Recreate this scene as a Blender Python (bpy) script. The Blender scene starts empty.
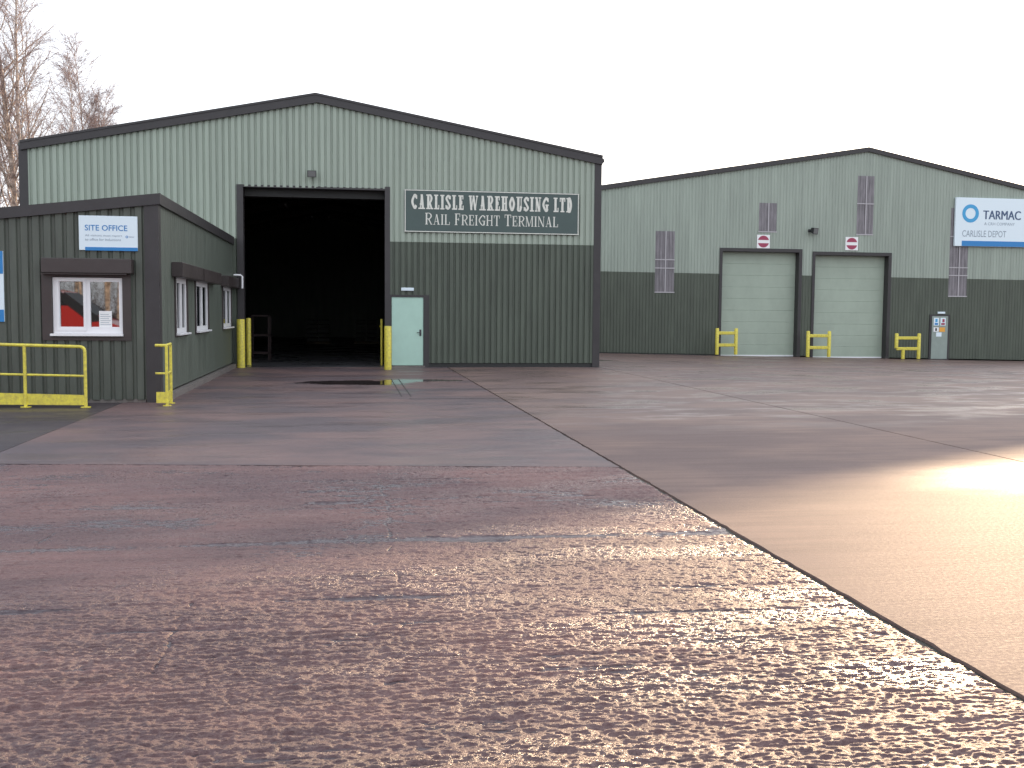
import bpy, bmesh, math, random
import numpy as np
from mathutils import Vector, Matrix
R = math.radians
random.seed(7)
sc = bpy.context.scene
col = sc.collection

# ------------------------------------------------------------------ camera
YAW, PITCH, ROLL = R(-8.9), R(-3.95), 0.008
F = Vector((-math.sin(YAW)*math.cos(PITCH), math.cos(YAW)*math.cos(PITCH), math.sin(PITCH)))
R0 = Vector((math.cos(YAW), math.sin(YAW), 0)); U0 = R0.cross(F)
RR = R0*math.cos(ROLL) + U0*math.sin(ROLL); UU = U0*math.cos(ROLL) - R0*math.sin(ROLL)
cd = bpy.data.cameras.new('camera'); cam = bpy.data.objects.new('camera', cd); col.objects.link(cam)
cd.sensor_width = 36; cd.lens = 36.39; cd.clip_end = 2000; cd.clip_start = 0.05
m = Matrix((RR, UU, -F)).transposed().to_4x4(); m.translation = Vector((0, 0, 1.65))
cam.matrix_world = m
sc.camera = cam

# ------------------------------------------------------------------ sky, sun, exposure
SUN_AZ, SUN_EL = R(36), R(10.0)          # azimuth from +Y towards +X
w = bpy.data.worlds.new('World'); sc.world = w; w.use_nodes = True
nt = w.node_tree
sky = nt.nodes.new('ShaderNodeTexSky'); sky.sky_type = 'NISHITA'; sky.sun_disc = False
sky.sun_elevation = SUN_EL; sky.sun_rotation = SUN_AZ
sky.air_density = 1.0; sky.dust_density = 2.0; sky.ozone_density = 1.0
bg = nt.nodes['Background']; bg.inputs[1].default_value = 0.15
hs = nt.nodes.new('ShaderNodeHueSaturation'); hs.inputs['Saturation'].default_value = .6   # thin high haze
nt.links.new(sky.outputs[0], hs.inputs['Color']); 
veil = nt.nodes.new('ShaderNodeMix'); veil.data_type = 'RGBA'; veil.inputs[0].default_value = .80     # even white cloud veil over the sky
veil.inputs[7].default_value = (3.45, 3.6, 3.9, 1)
nt.links.new(hs.outputs[0], veil.inputs[6]); nt.links.new(veil.outputs[2], bg.inputs[0])
sd = bpy.data.lights.new('sun', 'SUN'); sd.energy = 2.3; sd.angle = R(0.6); sd.color = (1, .70, .43)
so = bpy.data.objects.new('sun', sd); col.objects.link(so)
tosun = Vector((math.sin(SUN_AZ)*math.cos(SUN_EL), math.cos(SUN_AZ)*math.cos(SUN_EL), math.sin(SUN_EL)))
so.rotation_euler = tosun.to_track_quat('Z', 'Y').to_euler()
vs = sc.view_settings
vs.view_transform = 'Standard'; vs.look = 'None'; vs.gamma = 1; vs.use_curve_mapping = False
vs.exposure = 1.65

# ------------------------------------------------------------------ materials
M = {}
def mat(name, color, rough=.6, metal=0, noise=0, nscale=3, bump=0, bscale=40, stretch=(1,1,1), spec=.5, coat=0, color2=None, grime=0):
    mt = bpy.data.materials.new(name); mt.use_nodes = True; n = mt.node_tree
    b = n.nodes['Principled BSDF']
    b.inputs['Roughness'].default_value = rough; b.inputs['Metallic'].default_value = metal
    b.inputs['Specular IOR Level'].default_value = spec; b.inputs['Coat Weight'].default_value = coat
    b.inputs['Base Color'].default_value = (*color, 1)
    tc = n.nodes.new('ShaderNodeNewGeometry'); mp = n.nodes.new('ShaderNodeMapping')
    n.links.new(tc.outputs['Position'], mp.inputs[0]); mp.inputs['Scale'].default_value = stretch
    if noise:
        nz = n.nodes.new('ShaderNodeTexNoise'); nz.inputs['Scale'].default_value = nscale; nz.inputs['Detail'].default_value = 8
        nz.inputs['Roughness'].default_value = .65
        n.links.new(mp.outputs[0], nz.inputs['Vector'])
        cr = n.nodes.new('ShaderNodeValToRGB')
        c2 = color2 or tuple(c*(1-noise) for c in color)
        cr.color_ramp.elements[0].position = .35; cr.color_ramp.elements[1].position = .65
        cr.color_ramp.elements[0].color = (*c2, 1); cr.color_ramp.elements[1].color = (*tuple(min(1, c*(1+noise*.5)) for c in color), 1)
        n.links.new(nz.outputs[0], cr.inputs[0])
        n.links.new(cr.outputs[0], b.inputs['Base Color'])
        rr = n.nodes.new('ShaderNodeMapRange'); rr.inputs['To Min'].default_value = max(.02, rough-.12); rr.inputs['To Max'].default_value = min(1, rough+.12)
        n.links.new(nz.outputs[0], rr.inputs[0]); n.links.new(rr.outputs[0], b.inputs['Roughness'])
    if bump:
        nb = n.nodes.new('ShaderNodeTexNoise'); nb.inputs['Scale'].default_value = bscale; nb.inputs['Detail'].default_value = 5
        n.links.new(mp.outputs[0], nb.inputs['Vector'])
        bp = n.nodes.new('ShaderNodeBump'); bp.inputs['Strength'].default_value = 1; bp.inputs['Distance'].default_value = bump
        n.links.new(nb.outputs[0], bp.inputs['Height']); n.links.new(bp.outputs[0], b.inputs['Normal'])
    M[name] = mt
    return mt

mat('light_green', (.315, .365, .305), .5, noise=.12, nscale=1.6, stretch=(3.5, 3.5, .22), bump=.0008, bscale=30)
mat('light_green_b', (.305, .35, .30), .5, noise=.15, nscale=1.2, stretch=(3.5, 3.5, .22))
mat('dark_green', (.078, .094, .072), .5, noise=.22, nscale=1.4, stretch=(2.5, 2.5, .35), bump=.0008, bscale=30)
mat('dark_green_b', (.078, .092, .070), .55, noise=.22, nscale=1.2, stretch=(2.5, 2.5, .35))
mat('office_side_lit', (.098, .115, .094), .5, noise=.2, nscale=1.2, stretch=(2.5, 2.5, .3))  # cabin green made lighter: light from the right painted into the side wall
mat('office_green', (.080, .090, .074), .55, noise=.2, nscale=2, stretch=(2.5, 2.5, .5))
mat('brown_trim', (.036, .032, .034), .5, noise=.2, nscale=3)
mat('brown_box', (.045, .034, .033), .45, noise=.15, nscale=4)
mat('roof_sheet', (.10, .11, .10), .5, noise=.2, nscale=1)
mat('door_mint', (.42, .62, .53), .45, noise=.06, nscale=2)
mat('section_door', (.34, .40, .33), .5, noise=.08, nscale=1.5, stretch=(1, 1, .6))
mat('grey_door', (.26, .31, .28), .5, noise=.1, nscale=3)
mat('yellow', (.72, .63, .07), .45, noise=.15, nscale=16, color2=(.50, .42, .08))
mat('white_pvc', (.78, .78, .80), .3)
mat('white_paper', (.80, .80, .80), .8)
mat('sign_white', (.70, .80, .86), .35)
mat('sign_blue', (.02, .20, .50), .4)
mat('sign_blue_light', (.05, .33, .62), .4)
mat('sign_navy', (.05, .09, .18), .4)
mat('sign_grey', (.28, .34, .40), .5)
mat('sign_green', (.055, .085, .080), .45, noise=.1, nscale=2)
mat('letter_cream', (.66, .66, .60), .5, noise=.1, nscale=9)
mat('maroon', (.32, .04, .09), .5)
mat('red_paint', (.55, .03, .02), .25, coat=.6)
mat('orange', (.75, .35, .05), .5)
mat('black', (.015, .015, .017), .5)
mat('dark_metal', (.06, .06, .065), .45, metal=.4)
mat('galv', (.42, .43, .44), .45, metal=.6, noise=.15)
mat('lamp_glass', (.14, .14, .14), .3)
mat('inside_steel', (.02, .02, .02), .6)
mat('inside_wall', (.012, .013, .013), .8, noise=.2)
mat('timber', (.10, .07, .04), .8, noise=.3, nscale=6)
mat('rubber', (.02, .02, .02), .7)
mat('grp', (.20, .185, .20), .45, noise=.35, nscale=2, stretch=(4, 4, .6))
mat('grp_rib', (.42, .40, .42), .5)
mat('plinth', (.17, .15, .14), .6, noise=.3, nscale=5, bump=.003, bscale=40)
mat('bark_birch', (.60, .50, .42), .8, noise=.55, nscale=2.2, stretch=(1, 1, 2.5), color2=(.13, .09, .07))
mat('twig', (.31, .23, .225), .8, noise=.3, nscale=3)
mat('scrub', (.10, .065, .04), .9, noise=.5, nscale=2)
mat('joint_dark', (.018, .016, .015), .6)
# window glass: dark room behind a strongly reflecting pane
g = mat('window_glass', (.012, .014, .016), .02); gb = g.node_tree.nodes['Principled BSDF']; gb.inputs['IOR'].default_value = 2.6
gb.inputs['Specular IOR Level'].default_value = .5

def nd(n, t, **k):
    x = n.nodes.new(t)
    for a, b in k.items(): setattr(x, a, b)
    return x

def concrete(name, c1, c2, rmin, rmax, bump_d, fine, stretch, puddles=(), wetlo=.45, wethi=.62, brush=0.0015, c3=None, hollow=False, drynear=False):
    """wet concrete: two tones, wet film with its own patches, brushed lines, optional puddles (x, y, rx, ry)"""
    mt = bpy.data.materials.new(name); mt.use_nodes = True; n = mt.node_tree; L = n.links.new
    b = n.nodes['Principled BSDF']
    b.inputs['Specular IOR Level'].default_value = .25     # a film of water
    geo = nd(n, 'ShaderNodeNewGeometry')
    def noise(scale, det=8, st=(1, 1, 1), ro=.6, loc=(0, 0, 0)):
        mp = nd(n, 'ShaderNodeMapping'); mp.inputs['Scale'].default_value = st; mp.inputs['Location'].default_value = loc
        L(geo.outputs['Position'], mp.inputs[0])
        z = nd(n, 'ShaderNodeTexNoise'); z.inputs['Scale'].default_value = scale; z.inputs['Detail'].default_value = det; z.inputs['Roughness'].default_value = ro
        L(mp.outputs[0], z.inputs['Vector']); return z.outputs[0]
    def ramp(s, a, bb, lo=0, hi=1):
        r = nd(n, 'ShaderNodeMapRange'); r.interpolation_type = 'SMOOTHSTEP'
        r.inputs['From Min'].default_value = a; r.inputs['From Max'].default_value = bb
        r.inputs['To Min'].default_value = lo; r.inputs['To Max'].default_value = hi
        L(s, r.inputs[0]); return r.outputs[0]
    def math_(op, a, bb):
        x = nd(n, 'ShaderNodeMath', operation=op)
        for i, v in enumerate((a, bb)):
            if hasattr(v, 'links'): L(v, x.inputs[i])
            else: x.inputs[i].default_value = v
        return x.outputs[0]
    def mix(fac, a, bb):
        x = nd(n, 'ShaderNodeMix', data_type='RGBA')
        L(fac, x.inputs['Factor'])
        for i, v in ((6, a), (7, bb)):
            if hasattr(v, 'links'): L(v, x.inputs[i])
            else: x.inputs[i].default_value = (*v, 1)
        return x.outputs[2]
    big = noise(.35, 6, (1, 1.6, 1)); mid = noise(2.2, 8, stretch); fin = noise(45, 6); 
    colr = mix(ramp(big, .38, .62), c1, c2)
    colr = mix(ramp(mid, .35, .75, 0, .5), colr, tuple(x*.62 for x in c1))
    colr = mix(ramp(fin, .45, .8, 0, .45), colr, c3 or tuple(min(1, x*1.7) for x in c2))
    wet = ramp(noise(.55, 6, (1, 2.2, 1), loc=(3.3, 1.7, 0)), wetlo, wethi)
    if drynear:     # the bay has dried out except towards the sheds and one damp spot
        sy = nd(n, 'ShaderNodeSeparateXYZ'); L(geo.outputs['Position'], sy.inputs[0])
        dx = math_('DIVIDE', math_('SUBTRACT', sy.outputs[0], 7.6), 2.4); dy = math_('DIVIDE', math_('SUBTRACT', sy.outputs[1], 9.7), 1.1)
        sp_ = ramp(math_('ADD', math_('SQRT', math_('ADD', math_('MULTIPLY', dx, dx), math_('MULTIPLY', dy, dy)), 0), math_('MULTIPLY', math_('SUBTRACT', noise(1.5, 5, (.6, 2, 1)), .5), .8)), -.1, 1.35, 1, 0)
        farm = ramp(sy.outputs[1], 12.5, 18, 0, 1)
        damp = math_('MAXIMUM', math_('MULTIPLY', wet, farm), math_('MULTIPLY', sp_, .52))
        rough = math_('SUBTRACT', math_('ADD', .76, math_('MULTIPLY', farm, -.16)), math_('MULTIPLY', damp, math_('SUBTRACT', .42, math_('MULTIPLY', farm, .10))))
    else: rough = ramp(wet, 0, 1, rmax, rmin)
    rough = math_('ADD', rough, ramp(fin, .3, .7, -.06, .06))
    h1 = noise(fine, 8, (1, 1, 1), .75); 
    if hollow:     # exposed grit
        h3 = nd(n, 'ShaderNodeTexVoronoi'); h3.inputs['Scale'].default_value = 75; h3.feature = 'SMOOTH_F1'; h3.inputs['Smoothness'].default_value = .4
        mpv = nd(n, 'ShaderNodeMapping'); mpv.inputs['Scale'].default_value = (.8, 1.1, 1); L(geo.outputs['Position'], mpv.inputs[0]); L(mpv.outputs[0], h3.inputs['Vector'])
        h1 = math_('SUBTRACT', h1, math_('MULTIPLY', math_('MULTIPLY', h3.outputs['Distance'], noise(9, 4)), .9))
    h2 = noise(38, 3, (.06, 1, 1))
    h = math_('ADD', math_('MULTIPLY', h1, bump_d), math_('MULTIPLY', h2, brush))
    if hollow:    # water lies in the low spots of the relief
        sz = nd(n, 'ShaderNodeSeparateXYZ'); L(geo.outputs['Position'], sz.inputs[0])
        lv = math_('ADD', sz.outputs[2], math_('MULTIPLY', math_('SUBTRACT', noise(1.1, 5, (1, 1.8, 1), loc=(7, 2, 0)), .5), -.026))
        far_ = ramp(sz.outputs[1], 6.8, 8.6, 0, -.0035)
        wm = ramp(math_('ADD', lv, far_), -.0115, -.0070, 1, 0)
        rough = math_('ADD', math_('MULTIPLY', rough, math_('SUBTRACT', 1, wm)), math_('MULTIPLY', wm, .14))
        h = math_('MULTIPLY', h, math_('SUBTRACT', 1, math_('MULTIPLY', wm, .85)))
        colr = mix(math_('MULTIPLY', wm, .7), colr, (.035, .032, .042))
    if puddles:
        sep = nd(n, 'ShaderNodeSeparateXYZ'); L(geo.outputs['Position'], sep.inputs[0])
        warp = math_('MULTIPLY', math_('SUBTRACT', noise(1.8, 6, (1, 2, 1)), .5), 1.6)
        pm = None
        for (x, y, rx, ry) in puddles:
            dx = math_('DIVIDE', math_('SUBTRACT', sep.outputs[0], x), rx); dy = math_('DIVIDE', math_('SUBTRACT', sep.outputs[1], y), ry)
            d = math_('ADD', math_('SQRT', math_('ADD', math_('MULTIPLY', dx, dx), math_('MULTIPLY', dy, dy)), 0), warp)
            mk = ramp(d, .75, 1.0, 1, 0)
            pm = mk if pm is None else math_('MAXIMUM', pm, mk)
        rough = math_('ADD', math_('MULTIPLY', rough, math_('SUBTRACT', 1, pm)), math_('MULTIPLY', pm, .03))
        h = math_('MULTIPLY', h, math_('SUBTRACT', 1, pm))
        colr = mix(math_('MULTIPLY', pm, .75), colr, (.02, .018, .018))
    bp = nd(n, 'ShaderNodeBump'); bp.inputs['Distance'].default_value = 1; bp.inputs['Strength'].default_value = 1
    L(h, bp.inputs['Height']); L(bp.outputs[0], b.inputs['Normal'])
    L(colr, b.inputs['Base Color']); L(rough, b.inputs['Roughness'])
    M[name] = mt
PUD = [(.2, 24.2, 1.5, .9), (1.6, 24.9, 1.1, .45)]
concrete('concrete_bay', (.088, .070, .078), (.160, .104, .098), .36, .55, .0030, 30, (.4, 2, 1), PUD)
concrete('concrete_right', (.122, .086, .082), (.185, .126, .108), .30, .55, .0022, 26, (.25, 3, 1), [(9.0, 37, 1.0, .5)], drynear=True)
concrete('concrete_rough', (.125, .074, .080), (.215, .118, .112), .29, .52, .017, 80, (.3, 3, 1), brush=.0015, c3=(.42, .30, .26), hollow=True)
concrete('asphalt', (.048, .040, .046), (.070, .058, .060), .35, .6, .006, 60, (1, 1, 1))
concrete('ground_mat', (.05, .05, .045), (.07, .065, .055), .4, .7, .006, 40, (1, 1, 1))
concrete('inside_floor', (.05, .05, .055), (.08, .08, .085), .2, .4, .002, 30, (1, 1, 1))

# ------------------------------------------------------------------ mesh helpers
class MB:
    def __init__(s): s.v = []; s.f = []
    def add(s, vs, fs):
        o = len(s.v); s.v += [tuple(p) for p in vs]; s.f += [tuple(i+o for i in f) for f in fs]; return s
    def box(s, x0, x1, y0, y1, z0, z1):
        v = [(x, y, z) for z in (z0, z1) for y in (y0, y1) for x in (x0, x1)]
        return s.add(v, [(0,2,3,1), (4,5,7,6), (0,1,5,4), (2,6,7,3), (0,4,6,2), (1,3,7,5)])
    def hexa(s, v):   # 8 verts bottom 4 ccw, top 4 ccw
        return s.add(v, [(3,2,1,0), (4,5,6,7), (0,1,5,4), (1,2,6,5), (2,3,7,6), (3,0,4,7)])
    def bbox(s, x0, x1, y0, y1, z0, z1, b=.01):   # box with small bevels via three stacked rings
        def ring(i, z): return [(x0+i, y0+i, z), (x1-i, y0+i, z), (x1-i, y1-i, z), (x0+i, y1-i, z)]
        rs = [ring(b, z0), ring(0, z0+b), ring(0, z1-b), ring(b, z1)]
        v = sum(rs, []); f = [(3,2,1,0), (12,13,14,15)]
        for k in range(3):
            for i in range(4):
                j = (i+1) % 4; f.append((k*4+i, k*4+j, k*4+4+j, k*4+4+i))
        return s.add(v, f)
    def tube(s, pts, r, n=12, cap=True):
        pts = [Vector(p) for p in pts]; rs = r if isinstance(r, (list, tuple)) else [r]*len(pts)
        o = len(s.v); ref = None
        for i, p in enumerate(pts):
            d = ((pts[i+1] if i+1 < len(pts) else p) - (pts[i-1] if i else p)).normalized()
            if ref is None: ref = d.orthogonal().normalized()
            u = (ref - d*ref.dot(d)); u = u.normalized() if u.length > 1e-5 else d.orthogonal().normalized(); ref = u
            w_ = d.cross(u)
            for k in range(n):
                a = 2*math.pi*k/n; s.v.append(tuple(p + (u*math.cos(a) + w_*math.sin(a))*rs[i]))
        for i in range(len(pts)-1):
            for k in range(n):
                j = (k+1) % n; s.f.append((o+i*n+k, o+i*n+j, o+(i+1)*n+j, o+(i+1)*n+k))
        if cap:
            s.f.append(tuple(o+k for k in range(n))[::-1]); e = o+(len(pts)-1)*n; s.f.append(tuple(e+k for k in range(n)))
        return s
    def prism(s, poly, a, b, axis='y'):   # poly in the plane normal to axis, extruded a->b
        def P(p, t): return {'y': (p[0], t, p[1]), 'x': (t, p[0], p[1]), 'z': (p[0], p[1], t)}[axis]
        n = len(poly); v = [P(p, a) for p in poly] + [P(p, b) for p in poly]
        return s.add(v, [tuple(range(n)), tuple(range(2*n-1, n-1, -1))] + [(i, i+n, (i+1) % n+n, (i+1) % n) for i in range(n)])
    def build(s, name, m, parent=None, smooth=False):
        me = bpy.data.meshes.new(name); base = Vector((0, 0, 0)); q = parent
        while q: base += q.location; q = q.parent
        me.from_pydata([(x-base.x, y-base.y, z-base.z) for x, y, z in s.v], [], s.f)
        me.materials.append(M[m] if isinstance(m, str) else m)
        bm = bmesh.new(); bm.from_mesh(me); bmesh.ops.recalc_face_normals(bm, faces=bm.faces); bm.to_mesh(me); bm.free()
        if smooth:
            me.polygons.foreach_set('use_smooth', [True]*len(me.polygons)); me.set_sharp_from_angle(angle=R(40))
        o = bpy.data.objects.new(name, me); col.objects.link(o)
        if parent: o.parent = parent
        return o
def tag(o, label, cat, group=None):
    o['label'] = label; o['category'] = cat
    if group: o['group'] = group
    return o
def struct(o): o['kind'] = 'structure'; return o
def thing(name, label, cat, loc=(0, 0, 0), group=None):
    o = bpy.data.objects.new(name, None); col.objects.link(o); o.location = loc; o.empty_display_size = .3
    return tag(o, label, cat, group)

def corrugated(mb, a0, a1, regions, plane, out, axis='x', pitch=.18, depth=.042, prof=((0, 0), (.24, 0), (.34, 1), (.9, 1))):
    """ribbed sheet. regions: list of (a_lo, a_hi, zlo(a), zhi(a)); plane = base coordinate; out = +-1 outward"""
    for (lo, hi, zl, zh) in regions:
        br = {lo, hi}
        k = math.floor(lo/pitch)-1
        while k*pitch < hi:
            for t, _ in prof:
                a = (k+t)*pitch
                if lo < a < hi: br.add(a)
            k += 1
        br = sorted(br)
        def off(a):
            t = (a/pitch) % 1.0
            ps = list(prof)+[(1.0, prof[0][1])]
            for (t0, h0), (t1, h1) in zip(ps, ps[1:]):
                if t0 <= t <= t1+1e-9: return h0+(h1-h0)*(t-t0)/max(1e-9, t1-t0)
            return 0
        o = len(mb.v)
        for a in br:
            d = plane+out*depth*off(a)
            for z in (zl(a), zh(a)): mb.v.append((a, d, z) if axis == 'x' else (d, a, z))
        for i in range(len(br)-1): mb.f.append((o+2*i, o+2*i+2, o+2*i+3, o+2*i+1))
    return mb
K = lambda c: (lambda a: c)

# text: default font turned into flat mesh
def text_mesh(s, x0, x1, z0, z1, y, nm, m, parent, bold=0.0):
    cu = bpy.data.curves.new('lettering', 'FONT'); cu.body = s; cu.size = 1; cu.offset = bold; cu.resolution_u = 3
    to = bpy.data.objects.new('lettering_source', cu); col.objects.link(to)
    bpy.context.view_layer.update()
    me0 = to.evaluated_get(bpy.context.evaluated_depsgraph_get()).to_mesh()
    vs = [v.co.copy() for v in me0.vertices]; fs = [tuple(p.vertices) for p in me0.polygons]
    to.evaluated_get(bpy.context.evaluated_depsgraph_get()).to_mesh_clear()
    bpy.data.objects.remove(to); bpy.data.curves.remove(cu)
    ax, bx = min(v.x for v in vs), max(v.x for v in vs); az, bz = min(v.y for v in vs), max(v.y for v in vs)
    mb = MB(); mb.add([(x0+(v.x-ax)/(bx-ax)*(x1-x0), y, z0+(v.y-az)/(bz-az)*(z1-z0)) for v in vs], fs)
    return mb.build(nm, m, parent)

# modulated roman letters for the painted board
def glyph(ch, W, s, h):
    """quads (list of 4 points) for a roman capital, cell width W, height 1, stem s, hairline h"""
    q = []
    def rect(x0, x1, z0, z1): q.append([(x0, z0), (x1, z0), (x1, z1), (x0, z1)])
    sf = max(h*.9, .05); e = s*.28+.03
    def stem(x, w=s, z0=0, z1=1, top=True, bot=True):
        rect(x, x+w, z0, z1)
        if top: rect(x-e, x+w+e, z1-sf, z1)
        if bot: rect(x-e, x+w+e, z0, z0+sf)
    def diag(x0, z0, x1, z1, w): q.append([(x0-w/2, z0), (x0+w/2, z0), (x1+w/2, z1), (x1-w/2, z1)])
    def curve(pts, n=10, ws=s):
        P = []
        m_ = len(pts)
        for i in range(m_-1):
            p0, p1, p2, p3 = (pts[max(i-1, 0)], pts[i], pts[i+1], pts[min(i+2, m_-1)])
            for k in range(n):
                t = k/n
                P.append(tuple(.5*(2*p1[c]+(p2[c]-p0[c])*t+(2*p0[c]-5*p1[c]+4*p2[c]-p3[c])*t*t+(3*p1[c]-p0[c]-3*p2[c]+p3[c])*t**3) for c in (0, 1)))
        P.append(pts[-1]); E = []
        for i, p in enumerate(P):
            a = P[max(i-1, 0)]; b_ = P[min(i+1, len(P)-1)]; dx, dz = b_[0]-a[0], b_[1]-a[1]; l = math.hypot(dx, dz) or 1
            w_ = h+(ws-h)*abs(dz/l)**1.5
            E.append(((p[0]-dz/l*w_/2, p[1]+dx/l*w_/2), (p[0]+dz/l*w_/2, p[1]-dx/l*w_/2)))
        for a, b_ in zip(E, E[1:]): q.append([a[0], a[1], b_[1], b_[0]])
    hw = s/2
    if ch == 'I': stem(W/2-hw)
    elif ch == 'L': stem(e); rect(e, W, 0, h); rect(W-h, W, 0, .3)
    elif ch == 'T': stem(W/2-hw, top=False); rect(0, W, 1-h, 1); rect(0, h, .72, 1); rect(W-h, W, .72, 1)
    elif ch in 'EF':
        stem(e); rect(e, W*.95, 1-h, 1); rect(W*.95-h, W*.95, .72, 1); rect(e+s, W*.75, .5-h/2, .5+h/2); rect(W*.75-h, W*.75, .38, .62)
        if ch == 'E': rect(e, W, 0, h); rect(W-h, W, 0, .3)
    elif ch == 'H': stem(e); stem(W-e-s*.8, s*.8); rect(e, W-e, .5-h/2, .5+h/2)
    elif ch == 'N': stem(e, h); stem(W-e-h, h, bot=False); diag(W-e-h, 0, e+h*.5, 1, s)
    elif ch == 'M':
        stem(e, h); stem(W-e-s*.8, s*.8); diag(W*.45, 0, e+h, 1, s*.8); diag(W*.45, 0, W-e-s*.5, 1, h)
    elif ch == 'A':
        diag(e+h, 0, W/2-h*.3, 1, h); diag(W-e-hw, 0, W/2, 1, s); rect(W*.22, W*.72, .28, .28+h)
        rect(0, e*2+h*1.5, 0, sf); rect(W-e*2-s, W, 0, sf)
    elif ch == 'W':
        diag(W*.28, 0, s*.5+e*.4, 1, s*.85); diag(W*.28, 0, W*.5, 1, h); diag(W*.7, 0, W*.5, 1, s*.85); diag(W*.7, 0, W-h, 1, h)
        rect(0, s+e, 1-sf, 1); rect(W-h-e*1.5, W, 1-sf, 1)
    elif ch in 'RD':
        stem(e)
        if ch == 'D': curve([(e+hw, 1-h/2), (W*.6, 1-h/2), (W-hw, .5), (W*.6, h/2), (e+hw, h/2)])
        else:
            curve([(e+hw, 1-h/2), (W*.62, 1-h/2), (W-hw*1.2, .75), (W*.62, .5), (e+hw, .5)], ws=s*.9); diag(W-hw, 0, W*.5, .5, s*.85)
            rect(W-s, W+e*.4, 0, sf)
    elif ch == 'O': curve([(W/2, 1-h/2), (hw, .5), (W/2, h/2), (W-hw, .5), (W/2, 1-h/2)], 14)
    elif ch == 'U': stem(e, bot=False, z0=.3); rect(W-e-h, W-e, .3, 1); rect(W-2*e-h, W, 1-sf, 1); curve([(e+hw, .35), (W*.3, .08), (W*.6, .04), (W-e-h/2, .35)])
    elif ch in 'CG':
        curve([(W-h, .8), (W*.6, 1-h/2), (hw, .5), (W*.6, h/2), (W-h, .25)], 14); rect(W-h*1.2, W, .68, .95)
        if ch == 'G': rect(W-e-s*.8, W-e*.6, .04, .45); rect(W*.5, W+e*.3, .42, .42+sf)
    elif ch == 'S':
        curve([(W-h, .75), (W*.55, 1-h/2), (hw*.9, .76), (W/2, .5), (W-hw*.9, .24), (W*.45, h/2), (h, .25)], ws=s*.95); rect(W-h*1.2, W, .7, .95); rect(0, h*1.2, .05, .3)
    return q
def roman(text, x0, x1, z0, z1, y, s, h, nm, m, parent, small=None, wid=None):
    wid = wid or {}; pen = 0; Q = []
    first = True
    for ch in text:
        if ch == ' ': pen += .42; first = True; continue
        k = 1.0 if (small is None or first) else small
        first = False
        W = wid.get(ch, .62)
        for q in glyph(ch, W, s, h): Q.append([((pen+px*k), pz*k) for px, pz in q])
        pen += (W+.13)*k
    pen -= .13; sx = (x1-x0)/pen; mb = MB()
    for i, q in enumerate(Q):
        yy = y-.00004*(i % 50)
        mb.add([(x0+a*sx, yy, z0+b*(z1-z0)) for a, b in q], [(0, 1, 2, 3)])
    return mb.build(nm, m, parent)

# ------------------------------------------------------------------ ground
def sstep(t): t = np.clip(t, 0, 1); return t*t*(3-2*t)
def gh(x, y):
    x = np.asarray(x, float); y = np.asarray(y, float)
    zb = -.24-.0165*(np.clip(x, 11.7, 45)-11.7)
    return zb*sstep((y-24)/23)*sstep((x-6)/6)
def grid(name, xs, ys, zf, m, keep=None):
    X, Y = np.meshgrid(xs, ys); Z = zf(X, Y)
    nx, ny = len(xs), len(ys); me = bpy.data.meshes.new(name)
    me.vertices.add(nx*ny); me.vertices.foreach_set('co', np.stack([X, Y, Z], -1).reshape(-1))
    i = np.arange(nx-1)[None, :]+np.arange(ny-1)[:, None]*nx
    q = np.stack([i, i+1, i+1+nx, i+nx], -1).reshape(-1, 4)
    me.loops.add(q.size); me.loops.foreach_set('vertex_index', q.reshape(-1).astype(np.int32))
    me.polygons.add(len(q)); me.polygons.foreach_set('loop_start', (np.arange(len(q))*4).astype(np.int32))
    me.update(calc_edges=True); me.validate()
    me.polygons.foreach_set('use_smooth', [True]*len(me.polygons))
    me.materials.append(M[m]); o = bpy.data.objects.new(name, me); col.objects.link(o)
    return struct(o)
far = [-500, -250, -120, -60, -30]
grid('ground', np.array(far+list(np.arange(-16, 62, 2.0))+[80, 130, 260, 500]), np.array(far+list(np.arange(-16, 72, 2.0))+[90, 140, 260, 600]), lambda x, y: gh(x, y)-.02-.003*(x > 60), 'ground_mat')

CJ = lambda x: 10.75-.137*(x-2.76)     # cross joint line
def slab(name, x0, x1, y0, y1, m, step=.5, y0f=None, y1f=None, z=0):
    xs = np.linspace(x0, x1, max(2, int((x1-x0)/step)+1)); step_y = min(step, .1) if 'left' in name or 'middle' in name else step; n = max(2, int((y1-y0)/step_y)+1)
    ts = np.linspace(0, 1, n); X, T = np.meshgrid(xs, ts)
    A = y0f(X) if y0f else np.full_like(X, y0); B = y1f(X) if y1f else np.full_like(X, y1)
    Y = A+(B-A)*T; Z = gh(X, Y)+z
    if 'left' in name: X[:, -1] -= .012*np.abs(np.random.RandomState(4).randn(len(Y)))
    if 'middle' in name: X[:, 0] += .007*np.abs(np.random.RandomState(5).randn(len(Y)))
    nx = len(xs)
    mb = MB(); mb.v = [tuple(p) for p in np.stack([X, Y, Z], -1).reshape(-1, 3)]
    mb.f = [(j*nx+i, j*nx+i+1, (j+1)*nx+i+1, (j+1)*nx+i) for j in range(n-1) for i in range(nx-1)]
    # skirt
    o = len(mb.v); ring = [i for i in range(nx)]+[j*nx+nx-1 for j in range(1, n)]+[(n-1)*nx+i for i in range(nx-2, -1, -1)]+[j*nx for j in range(n-2, 0, -1)]
    for r in ring: x, y, zz = mb.v[r]; mb.v.append((x, y, zz-.019))
    L_ = len(ring)
    for k in range(L_): mb.f.append((ring[k], o+k, o+(k+1) % L_, ring[(k+1) % L_]))
    return struct(mb.build(name, m))
slab('concrete_yard_left', -3.98, 2.866, 11, 30.9, 'concrete_bay', y0f=lambda x: CJ(x)+.012)
slab('concrete_yard_middle', 2.89, 7.555, -8, 30.9, 'concrete_right')
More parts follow.
